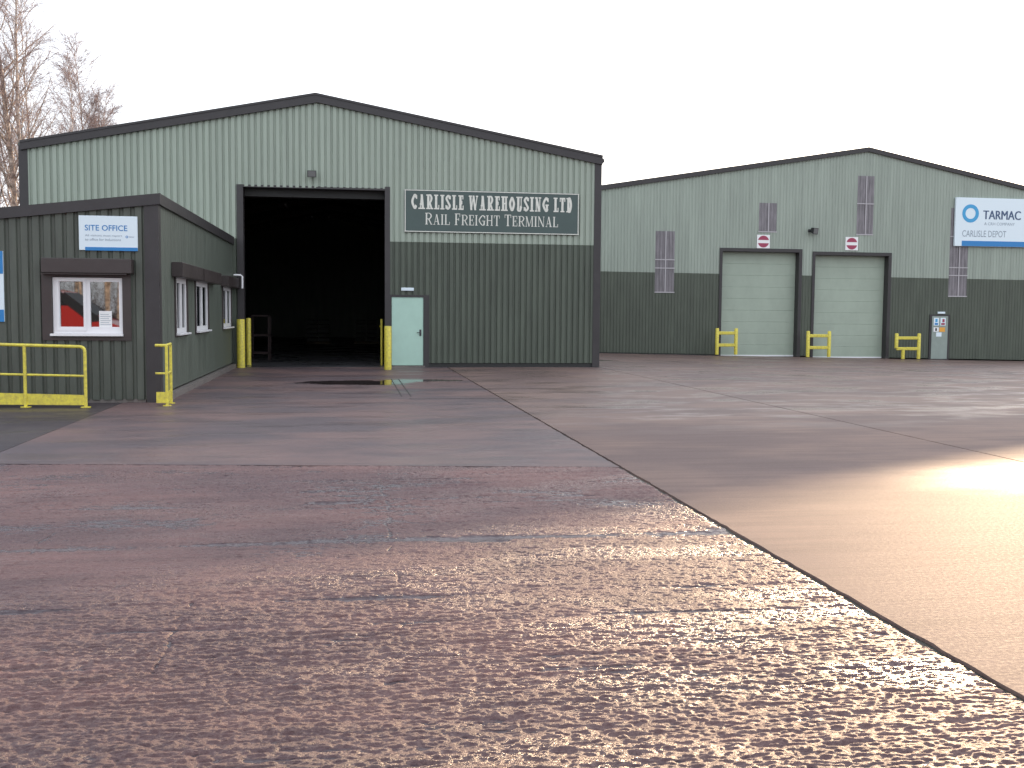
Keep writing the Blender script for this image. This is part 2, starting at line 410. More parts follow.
slab('concrete_yard_right', 7.58, 58, -8, 47.7, 'concrete_right', step=1)
slab('office_forecourt', -18, -4.0, 11, 30, 'asphalt', y0f=lambda x: CJ(x)+.012, z=-.004)

# rough tamped slab in the foreground, modelled relief
rng = np.random.RandomState(3)
LAT = rng.rand(512, 512)
def vn(x, y, sx, sy, seed=0):
    x = x/sx+seed*17.3; y = y/sy+seed*31.7
    xi = np.floor(x).astype(int); yi = np.floor(y).astype(int); fx = x-xi; fy = y-yi
    fx = fx*fx*(3-2*fx); fy = fy*fy*(3-2*fy)
    g_ = lambda a, b: LAT[a % 512, b % 512]
    return (g_(xi, yi)*(1-fx)+g_(xi+1, yi)*fx)*(1-fy)+(g_(xi, yi+1)*(1-fx)+g_(xi+1, yi+1)*fx)*fy-.5
def rough(x, y):
    yw = y+.03*vn(x, y, .6, .6, 1)+.012*vn(x, y, .15, .2, 2)
    zone = np.clip(.55+1.1*vn(x, y, 1.7, 1.2, 3)+.35*sstep((6-y)/2)+.3*sstep((y-7.5)/2), .2, 1.2)
    z = .0060*zone*vn(x, yw, 1.6, .032, 4) + .0062*zone*vn(x, yw, .45, .021, 5) + .004*zone*vn(x, yw, .9, .075, 14)
    gr = 0; amp = 1.0
    for k, sc_ in enumerate((.045, .026, .017, .0125)):
        gr = gr+amp*vn(x+.7*sc_*vn(x, y, sc_*1.5, sc_*1.5, 50+k), y, sc_*1.8, sc_*.78, 60+k); amp *= 1.0
    z += .0053*(.65+.45*zone)*gr
    z -= .007*np.clip(np.abs(vn(x, y, .11, .07, 21))*-9+.55, 0, 1)*np.clip(vn(x, y, .5, .4, 22)*2+.4, 0, 1)
    z += .008*vn(x, y, .8, .6, 9)
    for gy, dp, wd in ((5.95, .010, .03), (5.45, .008, .025), (7.45, .012, .06), (8.9, .007, .03), (4.9, .006, .02)):
        line = gy+.05*vn(x, y*0, .9, 1, 10+gy)+.02*(x+1)*.1
        z -= dp*np.exp(-((y-line)/wd)**2)*(.35+1.2*np.clip(vn(x, x*0, .7, 1, 30+gy)+.4, 0, 1))
    for cx, y0, y1, sd_ in ((.28, 5.2, 11, 41), (-2.15, 5.8, 8, 42), (-.9, 4.8, 6.0, 43)):
        ln = cx+.10*vn(y, y*0, .9, 1, sd_)+.05*vn(y, y*0, .11, 1, sd_+5)
        z -= .009*np.exp(-((x-ln)/.010)**2)*((y > y0) & (y < y1))*np.clip(.5+2*vn(x, y, .1, .12, sd_+9), 0, 1)
    for px_, py_, rx, ry in ((-1.75, 5.9, .38, .045), (.25, 5.95, .40, .05), (.78, 7.45, .42, .13), (-.15, 9.0, .30, .07), (-.35, 9.55, .1, .10), (2.0, 9.1, .25, .08), (-.95, 7.5, .22, .05), (.2, 4.55, .07, .035)):
        d = np.sqrt(((x-px_)/rx)**2+((y-py_)/ry)**2)+1.1*vn(x, y, .16, .05, 71)+.5*vn(x, y, .05, .03, 72)
        k_ = np.clip((1.15-d)/.7, 0, 1)**1.5; z = z*(1-k_)-.017*k_
    return z-.002
xs = np.arange(-5.2, 2.8601, .0065)
ys = [2.6]
while ys[-1] < 1e3:
    nx_ = ys[-1]+max(.0055, .00085*ys[-1]**1.2)
    if nx_ > 11.9: break
    ys.append(nx_)
ys = np.array(ys)
def rz(X, Y):
    lim = CJ(X)-.012
    z = rough(X, Y)
    return np.where(Y > lim, -.05, z)
X, Y = np.meshgrid(xs, ys)
T = (Y-ys[0])/(ys[-1]-ys[0]); Yn = ys[0]+T*(CJ(X)-.012-ys[0])
o = grid('concrete_yard_rough', xs, ys, lambda a, b: rough(a, ys[0]+(b-ys[0])/(ys[-1]-ys[0])*(CJ(a)-.012-ys[0])), 'concrete_rough')
co = np.empty(len(o.data.vertices)*3); o.data.vertices.foreach_get('co', co); co = co.reshape(-1, 3); co[:, 1] = Yn.reshape(-1); we = np.clip((co[:, 0]-2.80)/.06, 0, 1); co[:, 0] -= we*(.006+.03*np.clip(vn(co[:, 1], co[:, 1]*0, .22, 1, 81), -.3, .5)+.03*vn(co[:, 1], co[:, 1]*0, .05, 1, 82)); co[:, 2] -= .006*we**2; o.data.vertices.foreach_set('co', co.reshape(-1)); o.data.update()
slab('concrete_yard_rough_margin', -5.2, 2.86, -8, 2.6, 'concrete_rough', z=-.001)
slab('concrete_yard_rough_side', -18, -5.2, -8, 12, 'concrete_rough', z=-.001, y1f=lambda x: CJ(x)-.012)
# drain slots by the small door
mb = MB()
mb.box(.98, 1.0, 20.2, 25.5, .001, .004); mb.box(1.16, 1.18, 20.2, 25.5, .001, .004)
mb.box(1.1, 2.85, 19.6, 19.625, .001, .004); mb.box(-3.9, .9, 26.6, 26.63, .001, .004)
struct(mb.build('yard_drain_line', 'joint_dark'))

# ------------------------------------------------------------------ warehouse (left)
Y1 = 31.0; XL, XR, XP = -9.05, 7.5, -.97
EZ, RZ = 6.28, 7.88
def top1(x): return EZ+(RZ-EZ)*(x-XL)/(XP-XL) if x < XP else (EZ+.10)+(RZ-EZ-.10)*(XR-x)/(XR-XP)
D1 = 66
W1 = thing('warehouse', 'two-tone green ribbed warehouse with dark open doorway and mint side door', 'warehouse', (XP, Y1, 0))
t1 = lambda x: top1(x)-.12
up = MB(); corrugated(up, 0, 0, [(XL, -3.2, K(3.72), t1), (-3.2, XP, K(5.22), t1), (XP, 1.15, K(5.25), t1), (1.15, XR, K(3.712), t1)], Y1, -1)
up.build('upper_cladding', 'light_green', W1)
for rg in ([(XL, -3.2, K(.02), K(3.716))], [(1.15, 2.33, K(2.13), K(3.708)), (2.33, XR, K(.12), K(3.708))]):
    lo_ = MB(); corrugated(lo_, 0, 0, rg, Y1+.004, -1); lo_.build('lower_cladding', 'dark_green', W1)
mb = MB(); mb.box(2.2, 7.46, Y1-.004, Y1+.2, -.1, .11); mb.build('base_plinth', 'inside_steel', W1)
# side and rear walls
for nm, X_, o_ in (('side_wall', XL, -1), ('side_wall', XR, 1)):
    mb = MB(); corrugated(mb, 0, 0, [(Y1, D1, K(3.7), K(EZ if o_ < 0 else EZ+.1))], X_, o_*1, 'y', pitch=.36); q = mb.build(nm, 'light_green', W1)
    mb = MB(); corrugated(mb, 0, 0, [(Y1, D1, K(-.1), K(3.7))], X_, o_*1, 'y', pitch=.36); mb.build('lower_side_wall', 'dark_green', W1)
mb = MB(); mb.prism([(XL, -.1), (XR, -.1), (XR, EZ+.1), (XP, RZ), (XL, EZ)], D1, D1+.1); mb.build('rear_wall', 'dark_green', W1)
# roof slopes and verge flashing
mb = MB()
for (xa, za, xb, zb) in ((XL-.08, EZ-.0, XP, RZ), (XP, RZ, XR+.08, EZ+.08)):
    mb.hexa([(xa, Y1-.02, za-.10), (xb, Y1-.02, zb-.10), (xb, D1, zb-.10), (xa, D1, za-.10), (xa, Y1-.02, za-.02), (xb, Y1-.02, zb-.02), (xb, D1, zb-.02), (xa, D1, za-.02)])
mb.build('roof', 'roof_sheet', W1)
mb = MB()
for (xa, za, xb, zb) in ((XL+.0, EZ+.02, XP, RZ+.04), (XP, RZ+.04, XR+.06, EZ+.12)):
    y0, y1_ = Y1-.12, Y1+.25
    mb.hexa([(xa, y0, za-.25), (xb, y0, zb-.27), (xb, y1_, zb-.27), (xa, y1_, za-.25), (xa, y0, za-.02), (xb, y0, zb-.02), (xb, y1_, zb), (xa, y1_, za)])
    mb.hexa([(xa, y0-.02, za-.05), (xb, y0-.02, zb-.05), (xb, y0+.2, zb-.05), (xa, y0+.2, za-.05), (xa, y0-.02, za+.012), (xb, y0-.02, zb+.012), (xb, y0+.2, zb+.02), (xa, y0+.2, za+.02)])
mb.build('verge_flashing', 'brown_trim', W1)
mb = MB(); mb.box(XL-.06, XL+.18, Y1-.05, Y1+.1, -.05, EZ-.1); mb.build('corner_trim', 'brown_trim', W1)
mb = MB(); mb.box(XR-.17, XR+.05, Y1-.06, Y1+.1, -.1, EZ-.02); mb.build('corner_trim', 'brown_trim', W1)
mb = MB(); mb.tube([(XR+.10, Y1+.1, EZ+.0), (XR+.10, D1, EZ+.0)], .075, 10); mb.build('gutter', 'brown_trim', W1, True)
# big opening
fr = thing  # alias unused
DF = MB(); DF.box(-3.22, -3.04, Y1-.05, Y1+.35, 0, 5.27); DF.box(1.02, 1.17, Y1-.05, Y1+.35, 0, 5.31)
DF.box(-3.04, 1.02, Y1-.04, Y1+.3, 5.2, 5.27); of = DF.build('doorway_frame', 'brown_trim', W1)
mb = MB(); mb.box(-3.03, 1.01, Y1+.35, Y1+.75, 4.98, 5.5); mb.build('shutter_housing', 'inside_steel', W1)
# interior: portal frames, rails, floor
for y in np.arange(Y1+5.5, D1-1, 5.5):
    mb = MB()
    for x in (XL+.2, XR-.45): mb.box(x, x+.25, y, y+.2, 0, EZ-.2)
    for (xa, za, xb, zb) in ((XL+.2, EZ-.45, XP, RZ-.4), (XP, RZ-.4, XR-.2, EZ-.35)):
        mb.hexa([(xa, y, za-.25), (xb, y, zb-.25), (xb, y+.2, zb-.25), (xa, y+.2, za-.25), (xa, y, za), (xb, y, zb), (xb, y+.2, zb), (xa, y+.2, za)])
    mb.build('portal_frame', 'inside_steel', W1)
mb = MB()
for k in range(1, 9):
    for s_ in (-1, 1):
        x = XP+s_*k*.95; z = top1(x)-.3
        mb.box(x, x+.06, Y1+.4, D1-.2, z-.14, z)
for z in (1.6, 3.2, 4.8): mb.box(XL+.06, XL+.12, Y1+.5, D1-.2, z, z+.12); mb.box(XR-.12, XR-.06, Y1+.5, D1-.2, z, z+.12)
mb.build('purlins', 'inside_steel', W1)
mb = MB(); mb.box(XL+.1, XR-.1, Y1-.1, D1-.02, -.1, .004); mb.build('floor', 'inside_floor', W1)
for (x, y) in ((-1.6, 45), (-.9, 45), (1.9, 43), (-2.4, 40)):
    mb = MB(); mb.box(x-.02, x+.04, y, y+1.6, 5.6, 5.66); mb.build('light_tube', 'galv', W1)
# personnel door
PD = MB(); PD.box(1.17, 2.33, Y1-.055, Y1+.05, 2.085, 2.15); PD.box(1.17, 1.215, Y1-.055, Y1+.05, 0, 2.085); PD.box(2.16, 2.33, Y1-.055, Y1+.05, 0, 2.085)
PD.build('door_frame', 'brown_trim', W1)
mb = MB(); mb.bbox(1.22, 2.155, Y1-.03, Y1+.02, .05, 2.08, .008); dr = mb.build('side_door', 'door_mint', W1)
mb = MB(); mb.bbox(2.04, 2.10, Y1-.04, Y1-.031, .93, 1.12, .003); mb.tube([(2.07, Y1-.04, 1.03), (2.07, Y1-.09, 1.03), (1.96, Y1-.09, 1.03)], .012, 8); mb.build('handle', 'dark_metal', dr)
mb = MB(); mb.box(1.2, 2.2, Y1-.12, Y1-.02, -.02, .045); mb.build('door_step', 'plinth', W1)
mb = MB(); mb.bbox(1.50, 1.87, Y1-.075, Y1-.037, 2.27, 2.36, .006); tag(mb.build('wall_plate', 'sign_white'), 'small white plate fixed above the mint side door', 'plate')

# painted board
B = thing('company_sign', 'long dark green board lettered Carlisle Warehousing Ltd on the left warehouse', 'sign', (4.2, Y1-.07, 4.6))
ys_ = Y1-.09
mb = MB(); mb.bbox(1.59, 6.85, ys_, Y1-.036, 4.0, 5.25, .006); mb.build('board', 'sign_green', B)
mb = MB()
for (a, b, c, d_) in ((1.59, 6.85, 5.215, 5.24), (1.59, 6.85, 4.01, 4.035), (1.60, 1.625, 4.035, 5.215), (6.815, 6.84, 4.035, 5.215)): mb.box(a, b, ys_-.006, ys_+.01, c, d_)
mb.build('border', 'letter_cream', B)
DW = {'I': .40, 'W': 1.0, 'L': .55, 'E': .56, 'H': .72, 'N': .68, 'U': .68, 'O': .66, 'A': .70, 'G': .68, 'R': .70, 'T': .6, 'S': .56}
roman('CARLISLE WAREHOUSING LTD', 1.79, 6.63, 4.68, 5.11, ys_-.004, .24, .10, 'lettering', 'letter_cream', B, wid=DW)
RW = {'I': .30, 'M': .95, 'N': .8, 'H': .8, 'A': .78, 'R': .74, 'G': .78, 'T': .7, 'L': .62, 'E': .62, 'F': .6}
roman('RAIL FREIGHT TERMINAL', 2.2, 6.2, 4.23, 4.57, ys_-.004, .15, .055, 'lettering', 'letter_cream', B, small=.9, wid=RW)

def floodlight(x, y, z, label, s=1.0, turn=.5):
    t = thing('floodlight', label, 'floodlight', (x, y, z), None)
    c, s_ = math.cos(turn), math.sin(turn)
    mb = MB(); hw = .15*s; hh = .11*s
    v = []
    for (dy, k, dz) in ((-.26*s, 1, -.03*s), (-.12*s, .7, .02*s)):
        for a, b in ((-1, -1), (1, -1), (1, 1), (-1, 1)):
            lx, ly, lz = a*hw*k, dy-(0 if b < 0 else .03*s), dz+b*hh*k
            v.append((x+lx*c-ly*s_*-1*-1 if False else x+lx*c-ly*s_, y+lx*s_+ly*c, z+lz))
    mb.add(v, [(0, 1, 2, 3), (7, 6, 5, 4), (0, 4, 5, 1), (1, 5, 6, 2), (2, 6, 7, 3), (3, 7, 4, 0)]); mb.build('housing', 'black', t)
    mb = MB(); f_ = [Vector(p) for p in v[:4]]; cc = sum(f_, Vector())/4; nrm = (f_[1]-f_[0]).cross(f_[3]-f_[0]).normalized()*.006
    if nrm.y > 0: nrm = -nrm
    mb.add([tuple(cc+(p-cc)*.84+nrm) for p in f_]+[tuple(cc+(p-cc)*.84) for p in f_], [(0, 1, 2, 3), (0, 4, 5, 1), (1, 5, 6, 2), (2, 6, 7, 3), (3, 7, 4, 0)]); mb.build('glass', 'lamp_glass', t)
    mb = MB(); mb.tube([(x, y-.01, z), (x, y-.10*s, z)], .02, 8); mb.box(x-.06, x+.06, y-.012, y, z-.07, z+.07); mb.build('bracket', 'dark_metal', t)
floodlight(-1.08, Y1-.036, 5.62, 'small dark floodlight above the open warehouse doorway', .85, 0)

# bollards
def bollard(x, y, h, r, label):
    mb = MB(); mb.tube([(x, y, 0), (x, y, h-.02), (x, y, h-.004), (x, y, h)], [r, r, r*.93, r*.6], 20)
    return tag(mb.build('bollard', 'yellow', None, True), label, 'bollard', 'yellow bollards at the open doorway')
bollard(-3.11, 30.68, 1.40, .115, 'thick yellow bollard between office corner and open doorway')
bollard(-3.02, 32.0, 1.42, .075, 'yellow bollard just inside the left edge of the open doorway')
bollard(1.06, 29.65, 1.24, .105, 'yellow bollard beside the mint side door')
mb = MB(); mb.tube([(.95, 31.9, 0), (.95, 31.9, 1.42)], .035, 10); mb.box(.88, .95, 31.88, 31.92, 1.18, 1.22)
tag(mb.build('guard_pole', 'yellow'), 'thin yellow pole just inside the right edge of the open doorway', 'pole')
# things standing inside
mb = MB()
for x in (-3.3, -2.72):
    for y in (35.5, 36.3): mb.box(x, x+.05, y, y+.05, 0, 1.5)
for z in (.2, .8, 1.45): mb.box(-3.3, -2.67, 35.5, 35.54, z, z+.05); mb.box(-3.3, -2.67, 36.3, 36.35, z, z+.05); mb.box(-3.3, -3.26, 35.5, 36.35, z, z+.05)
tag(mb.build('steel_rack', mat('dull_red', (.022, .008, .008), .7)), 'dark reddish steel frame rack standing inside the dark doorway', 'rack')
for i, (x, y, lb) in enumerate(((-1.6, 53, 'pallet of wrapped sacks deep in the dark warehouse, left of the pair'), (.8, 53.5, 'pallet of wrapped sacks deep in the dark warehouse, right of the pair'))):
    t = thing('pallet_load', lb, 'pallet', (x, y, 0), 'pallet loads inside the warehouse')
    mb = MB()
    for k in range(5): mb.box(x-.6+k*.26, x-.5+k*.26, y-.5, y+.5, .1, .125)
    for k in (-.55, -.05, .45): mb.box(x-.6, x+.64, y+k, y+k+.1, .004, .1)
    mb.build('pallet', 'timber', t)
    mb = MB()
    for k in range(5):
        for j in (-1, 0): mb.bbox(x-.55+(j+1)*.57, x-.55+(j+1)*.57+.54, y-.48, y+.48, .127+k*.22, .127+k*.22+.21, .05)
    mb.build('sacks', mat('sack_grey', (.06, .06, .06), .8) if 'sack_grey' not in M else 'sack_grey', t)

# ------------------------------------------------------------------ second warehouse (right)
Y2 = 48.0; X2L, X2R, X2P = 10.3, 39.6, 25.04
def top2(x): return 9.80-.1655*(X2P-x) if x < X2P else 9.80-.1965*(x-X2P)
def base2(x): return -.24-.0165*(x-11.7)
def band2(x): return 3.63-.006*(x-11.7)
W2 = thing('warehouse', 'wide two-tone green warehouse with two closed pale sectional doors', 'warehouse', (X2P, Y2, -.4))
D = [(17.62, 21.74, 4.78), (22.36, 26.42, 4.68)]
t2 = lambda x: top2(x)-.1
seg = [(X2L, D[0][0]), (D[0][1], D[1][0]), (D[1][1], X2R)]
UP, LO = [], []
strips = [(14.38, 15.33, 2.65, 5.58), (19.52, 20.43, 5.62, 7.03), (24.56, 25.42, 5.58, 8.46), (29.57, 30.55, 2.61, 7.02)]
def add_seg(lst, a, b, lo, hi):
    """vertical band a..b between lo() and hi(), minus the translucent strips"""
    cuts = sorted([s for s in strips if s[0] < b and s[1] > a])
    x = a
    for s in cuts:
        if s[0] > x: lst.append((x, s[0], lo, hi))
        xa, xb = max(s[0], a), min(s[1], b); mid_ = (xa+xb)/2
        if s[2] > lo(mid_)+.01: lst.append((xa, xb, lo, K(min(s[2], 99)) if s[2] < hi(mid_) else hi))
        if s[3] < hi(mid_)-.01: lst.append((xa, xb, K(s[3]) if s[3] > lo(mid_) else lo, hi))
        x = xb
    if x < b: lst.append((x, b, lo, hi))
for a, b in seg:
    for (aa, bb) in ([(a, X2P), (X2P, b)] if a < X2P < b else [(a, b)]):
        add_seg(UP, aa, bb, band2, t2); add_seg(LO, aa, bb, lambda x: base2(x)+.05, band2)
for (a, b, z) in D:
    for (aa, bb) in ([(a, X2P), (X2P, b)] if a < X2P < b else [(a, b)]): add_seg(UP, aa, bb, K(z), t2)
LO = [r for r in LO if r[2]((r[0]+r[1])/2) < r[3]((r[0]+r[1])/2)]
pr2 = dict(pitch=.158, depth=.019, prof=((0, 0), (.3, 0), (.4, 1), (.9, 1)))
mb = MB(); corrugated(mb, 0, 0, UP, Y2, -1, **pr2); mb.build('upper_cladding', 'light_green_b', W2)
for sa, sb in seg:
    mb = MB(); corrugated(mb, 0, 0, [q for q in LO if q[0] > sa-.01 and q[1] < sb+.01], Y2+.003, -1, **pr2); mb.build('lower_cladding', 'dark_green_b', W2)
for (a, b, z0, z1), bars in zip(strips, ((3.8, 4.2), (), (7.08,), (3.65, 4.04, 5.58))):
    mb = MB(); corrugated(mb, 0, 0, [(a, b, K(z0), K(z1))], Y2+.001, -1, **pr2); sp = mb.build('translucent_strip', 'grp', W2)
    mb = MB()
    for z in list(bars)+[z0]: mb.box(a-.02, b+.02, Y2-.043, Y2-.036, z, z+.05)
    mb.box((a+b)/2-.0, (a+b)/2+.05, Y2-.041, Y2-.036, z0+.05, z1); mb.build('fixing_bar', 'grp_rib', sp)
mb = MB()
for (xa, za, xb, zb) in ((X2L-.1, top2(X2L), X2P, 9.8), (X2P, 9.8, X2R+.1, top2(X2R))):
    y0, y1_ = Y2-.12, Y2+.3
    mb.hexa([(xa, y0, za-.17), (xb, y0, zb-.17), (xb, y1_, zb-.17), (xa, y1_, za-.17), (xa, y0, za+.05), (xb, y0, zb+.05), (xb, y1_, zb+.07), (xa, y1_, za+.07)])
mb.build('verge_flashing', 'brown_trim', W2)
mb = MB()
for (xa, za, xb, zb) in ((X2L, top2(X2L), X2P, 9.8), (X2P, 9.8, X2R, top2(X2R))):
    mb.hexa([(xa, Y2, za-.1), (xb, Y2, zb-.1), (xb, 90, zb-.1), (xa, 90, za-.1), (xa, Y2, za-.01), (xb, Y2, zb-.01), (xb, 90, zb-.01), (xa, 90, za-.01)])
mb.build('roof', 'roof_sheet', W2)
for X_, o_ in ((X2L, -1), (X2R, 1)):
    mb = MB(); corrugated(mb, 0, 0, [(Y2, 90, K(-1), K(top2(X_)-.05))], X_, o_, 'y', pitch=.4); mb.build('side_wall', 'light_green_b', W2)
mb = MB(); mb.prism([(X2L, -1), (X2R, -1), (X2R, top2(X2R)-.05), (X2P, 9.7), (X2L, top2(X2L)-.05)], 89.8, 89.9); mb.build('rear_wall', 'dark_green_b', W2)
mb = MB(); mb.hexa([(X2L, Y2+.01, base2(X2L)-.3), (D[0][0], Y2+.01, base2(D[0][0])-.3), (D[0][0], Y2+.2, -1), (X2L, Y2+.2, -1), (X2L, Y2+.01, base2(X2L)+.06), (D[0][0], Y2+.01, base2(D[0][0])+.06), (D[0][0], Y2+.2, 0), (X2L, Y2+.2, 0)])
mb.build('base_plinth', 'inside_steel', W2)
for (a, b, z) in D:
    zb = base2((a+b)/2)-.03
    mb = MB(); dp = Y2+.48
    mb.box(a-.04, a+.10, Y2-.05, dp, zb-.1, z+.06); mb.box(b-.12, b+.04, Y2-.05, dp, zb-.1, z+.06); mb.box(a+.10, b-.12, Y2-.05, dp, z-.10, z+.06)
    mb.build('doorway_frame', 'brown_trim', W2)
    mb = MB(); n = 9; hgt = (z-.1-zb)/n
    for k in range(n):
        z0 = zb+k*hgt; za_, zb_ = z0+.008, z0+hgt-.008
        mb.add([(a+.1, dp-.1, za_), (b-.12, dp-.1, za_), (b-.12, dp-.1, zb_), (a+.1, dp-.1, zb_), (a+.1, dp-.08, za_-.014), (b-.12, dp-.08, za_-.014), (b-.12, dp-.08, zb_+.014), (a+.1, dp-.08, zb_+.014)],
               [(0, 1, 2, 3), (0, 4, 5, 1), (3, 2, 6, 7)])
        for r_ in (.33, .66): mb.box(a+.1, b-.12, dp-.103, dp-.1, z0+hgt*r_, z0+hgt*r_+.012)
    dd = mb.build('sectional_door', 'section_door', W2)
    mb = MB(); mb.box(a+.1, b-.12, dp-.12, dp-.1001, zb, zb+.07); mb.build('bottom_seal', 'white_pvc', dd)
mb = MB(); mb.box(28.60, 29.68, Y2-.055, Y2+.03, -.58, 1.72); mb.build('door_frame', 'brown_trim', W2)
mb = MB(); mb.bbox(28.71, 29.57, Y2-.08, Y2-.0551, -.5, 1.64, .006); pd2 = mb.build('side_door', 'grey_door', W2)
def notice(x0, x1, z0, z1, m, label):
    mb = MB(); mb.box(x0, x1, Y2-.086, Y2-.0801, z0, z1); return mb.build('notice', m, pd2)
for (x0, x1, z0, z1, m_) in ((28.80, 29.08, 1.17, 1.56, 'sign_white'), (29.16, 29.44, 1.17, 1.56, 'sign_white'), (28.80, 29.08, .86, 1.08, 'white_paper'), (29.12, 29.42, .86, 1.08, 'orange'), (28.95, 29.24, .62, .83, 'sign_white')):
    notice(x0, x1, z0, z1, m_, None)
for (x0, x1, z0, z1, m_) in ((29.2, 29.4, 1.2, 1.3, 'maroon'), (29.26, 29.38, 1.34, 1.5, 'maroon'), (28.85, 29.03, 1.2, 1.3, 'sign_blue'), (28.88, 29.0, 1.34, 1.5, 'sign_blue_light'), (28.89, 28.98, .9, 1.04, 'black')):
    mb = MB(); mb.box(x0, x1, Y2-.09, Y2-.0862, z0, z1); mb.build('pictogram', m_, pd2)
mb = MB(); mb.bbox(29.01, 29.40, Y2-.08, Y2-.037, 1.76, 1.86, .006); tag(mb.build('wall_plate', 'sign_white'), 'small white plate above the narrow grey door covered in notices', 'plate')

def no_entry(cx, cz, label):
    s = .33; t = thing('no_entry_sign', label, 'sign', (cx, Y2-.05, cz), 'no entry signs above the sectional doors')
    mb = MB(); mb.bbox(cx-s, cx+s, Y2-.06, Y2-.036, cz-s*.98, cz+s*.98, .004); mb.build('plate', 'white_paper', t)
    mb = MB(); r = .285; n = 40
    for sg in (1, -1):
        a0 = math.asin(.075/r); pts = [(cx+r*math.cos(a0+(math.pi-2*a0)*k/n), cz+sg*r*math.sin(a0+(math.pi-2*a0)*k/n)) for k in range(n+1)]
        mb.prism(pts, Y2-.064, Y2-.0601)
    mb.build('red_disc', 'maroon', t)
no_entry(19.76, 5.17, 'no entry sign above the sectional door nearer the lettered warehouse')
no_entry(24.32, 5.15, 'no entry sign above the sectional door nearer the grey notice door')
floodlight(22.1, Y2-.036, 5.74, 'dark floodlight between the two no entry signs', 1.35, .55)

# depot sign
T = thing('depot_sign', 'large pale blue board with blue ring and word Tarmac', 'sign', (32, Y2-.15, 6.3))
def S2(x, z):  # board hangs slightly off level
    return z
y_ = Y2-.16
mb = MB(); mb.bbox(29.72, 37.2, y_, Y2-.05, 5.13, 7.53, .01); mb.build('board', 'sign_white', T)
mb = MB(); mb.box(30.1, 37.2, y_-.006, y_-.0005, 5.14, 5.40); mb.build('stripe', 'sign_blue', T)
mb = MB(); n = 48; cx, cz = 30.52, 6.75
for k in range(n):
    a, b = 2*math.pi*k/n, 2*math.pi*(k+1)/n
    mb.add([(cx+r*math.cos(t), y_-.006, cz+r*math.sin(t)) for r, t in ((.27, a), (.45, a), (.45, b), (.27, b))], [(0, 1, 2, 3)])
mb.build('ring', 'sign_blue_light', T)
text_mesh('TARMAC', 31.2, 33.24, 6.48, 6.92, y_-.006, 'lettering', 'sign_navy', T)
text_mesh('TARMAC', 31.23, 33.27, 6.48, 6.92, y_-.0065, 'lettering', 'sign_navy', T)
text_mesh('A CRH COMPANY', 31.28, 32.95, 6.19, 6.33, y_-.006, 'lettering', 'sign_grey', T)
text_mesh('CARLISLE DEPOT', 30.11, 32.5, 5.60, 5.92, y_-.006, 'lettering', 'sign_grey', T)

# timber-height plastic barriers
def barrier(x0, x1, y, zb, label, odd=False):
    t = thing('safety_barrier', label, 'barrier', (x0, y, zb), 'low yellow barriers by the sectional doors')
    r = .085
    for i, x in enumerate((x0, x1)):
        mb = MB(); b0 = zb if not (odd and i == 0) else zb+.52
        mb.tube([(x, y, b0), (x, y, zb+1.22), (x, y, zb+1.25)], [r, r, r*.7], 14); mb.build('post', 'yellow', t, True)
    if odd: mb = MB(); mb.tube([(x0+.36, y, zb), (x0+.36, y, zb+.5)], r, 14); mb.build('post', 'yellow', t, True)
    for z in (.45 if not odd else .50, 1.02):
        mb = MB(); mb.bbox(x0, x1, y-.05, y+.05, zb+z-.075, zb+z+.075, .02); mb.build('rail', 'yellow', t)
barrier(17.18, 18.12, 47.0, -.26, 'yellow barrier in front of the left end of the first sectional door')
barrier(21.75, 22.83, 47.0, -.37, 'yellow barrier between the two sectional doors')
barrier(26.32, 27.5, 47.0, -.46, 'yellow barrier on a short offset leg beside the grey notice door', True)

# ------------------------------------------------------------------ site office
OX, OY, OL = -3.35, 19.2, -9.3
O = thing('site_office', 'low dark green ribbed cabin with brown fascia and shuttered white windows', 'building', (OX, OY, 0))
otop = lambda x: 3.69+.118*(x-OX)
WX0, WX1, WZ0, WZ1 = -5.17, -3.94, 1.15, 2.25
P3 = dict(pitch=.19, depth=.034, prof=((0, 0), (.22, 0), (.34, 1), (.9, 1)))
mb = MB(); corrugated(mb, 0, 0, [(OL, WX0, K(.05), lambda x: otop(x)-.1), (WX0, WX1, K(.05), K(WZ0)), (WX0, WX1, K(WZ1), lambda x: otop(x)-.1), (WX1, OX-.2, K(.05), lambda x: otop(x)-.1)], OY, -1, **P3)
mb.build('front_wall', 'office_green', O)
SW = [(20.95, 22.3), (23.6, 25.55), (28.5, 30.4)]
mb = MB(); x = OY+.02; regs = []
for a, b in SW: regs += [(x, a, K(.14), K(3.6)), (a, b, K(.14), K(1.2)), (a, b, K(2.25), K(3.6))]; x = b
regs.append((x, 31, K(.14), K(3.6)))
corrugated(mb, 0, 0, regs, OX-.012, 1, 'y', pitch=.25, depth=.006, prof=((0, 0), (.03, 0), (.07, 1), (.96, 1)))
mb.build('side_wall', 'office_side_lit', O)
mb = MB(); mb.box(OL, OL+.05, OY, 31, 0, otop(OL)-.05); mb.build('far_side_wall', 'office_green', O)
mb = MB(); mb.box(OX-.23, OX+.012, OY-.045, OY+.19, -.02, 3.6); mb.build('corner_trim', 'brown_trim', O)
mb = MB(); mb.hexa([(OL-.05, OY-.03, otop(OL)-.15), (OX, OY-.03, 3.55), (OX, 31, 3.55), (OL-.05, 31, otop(OL)-.15), (OL-.05, OY-.03, otop(OL)-.03), (OX, OY-.03, 3.66), (OX, 31, 3.66), (OL-.05, 31, otop(OL)-.03)])
mb.build('roof', 'roof_sheet', O)
mb = MB(); xa, xb = OL-.08, OX+.05; za, zb = otop(xa), otop(xb)
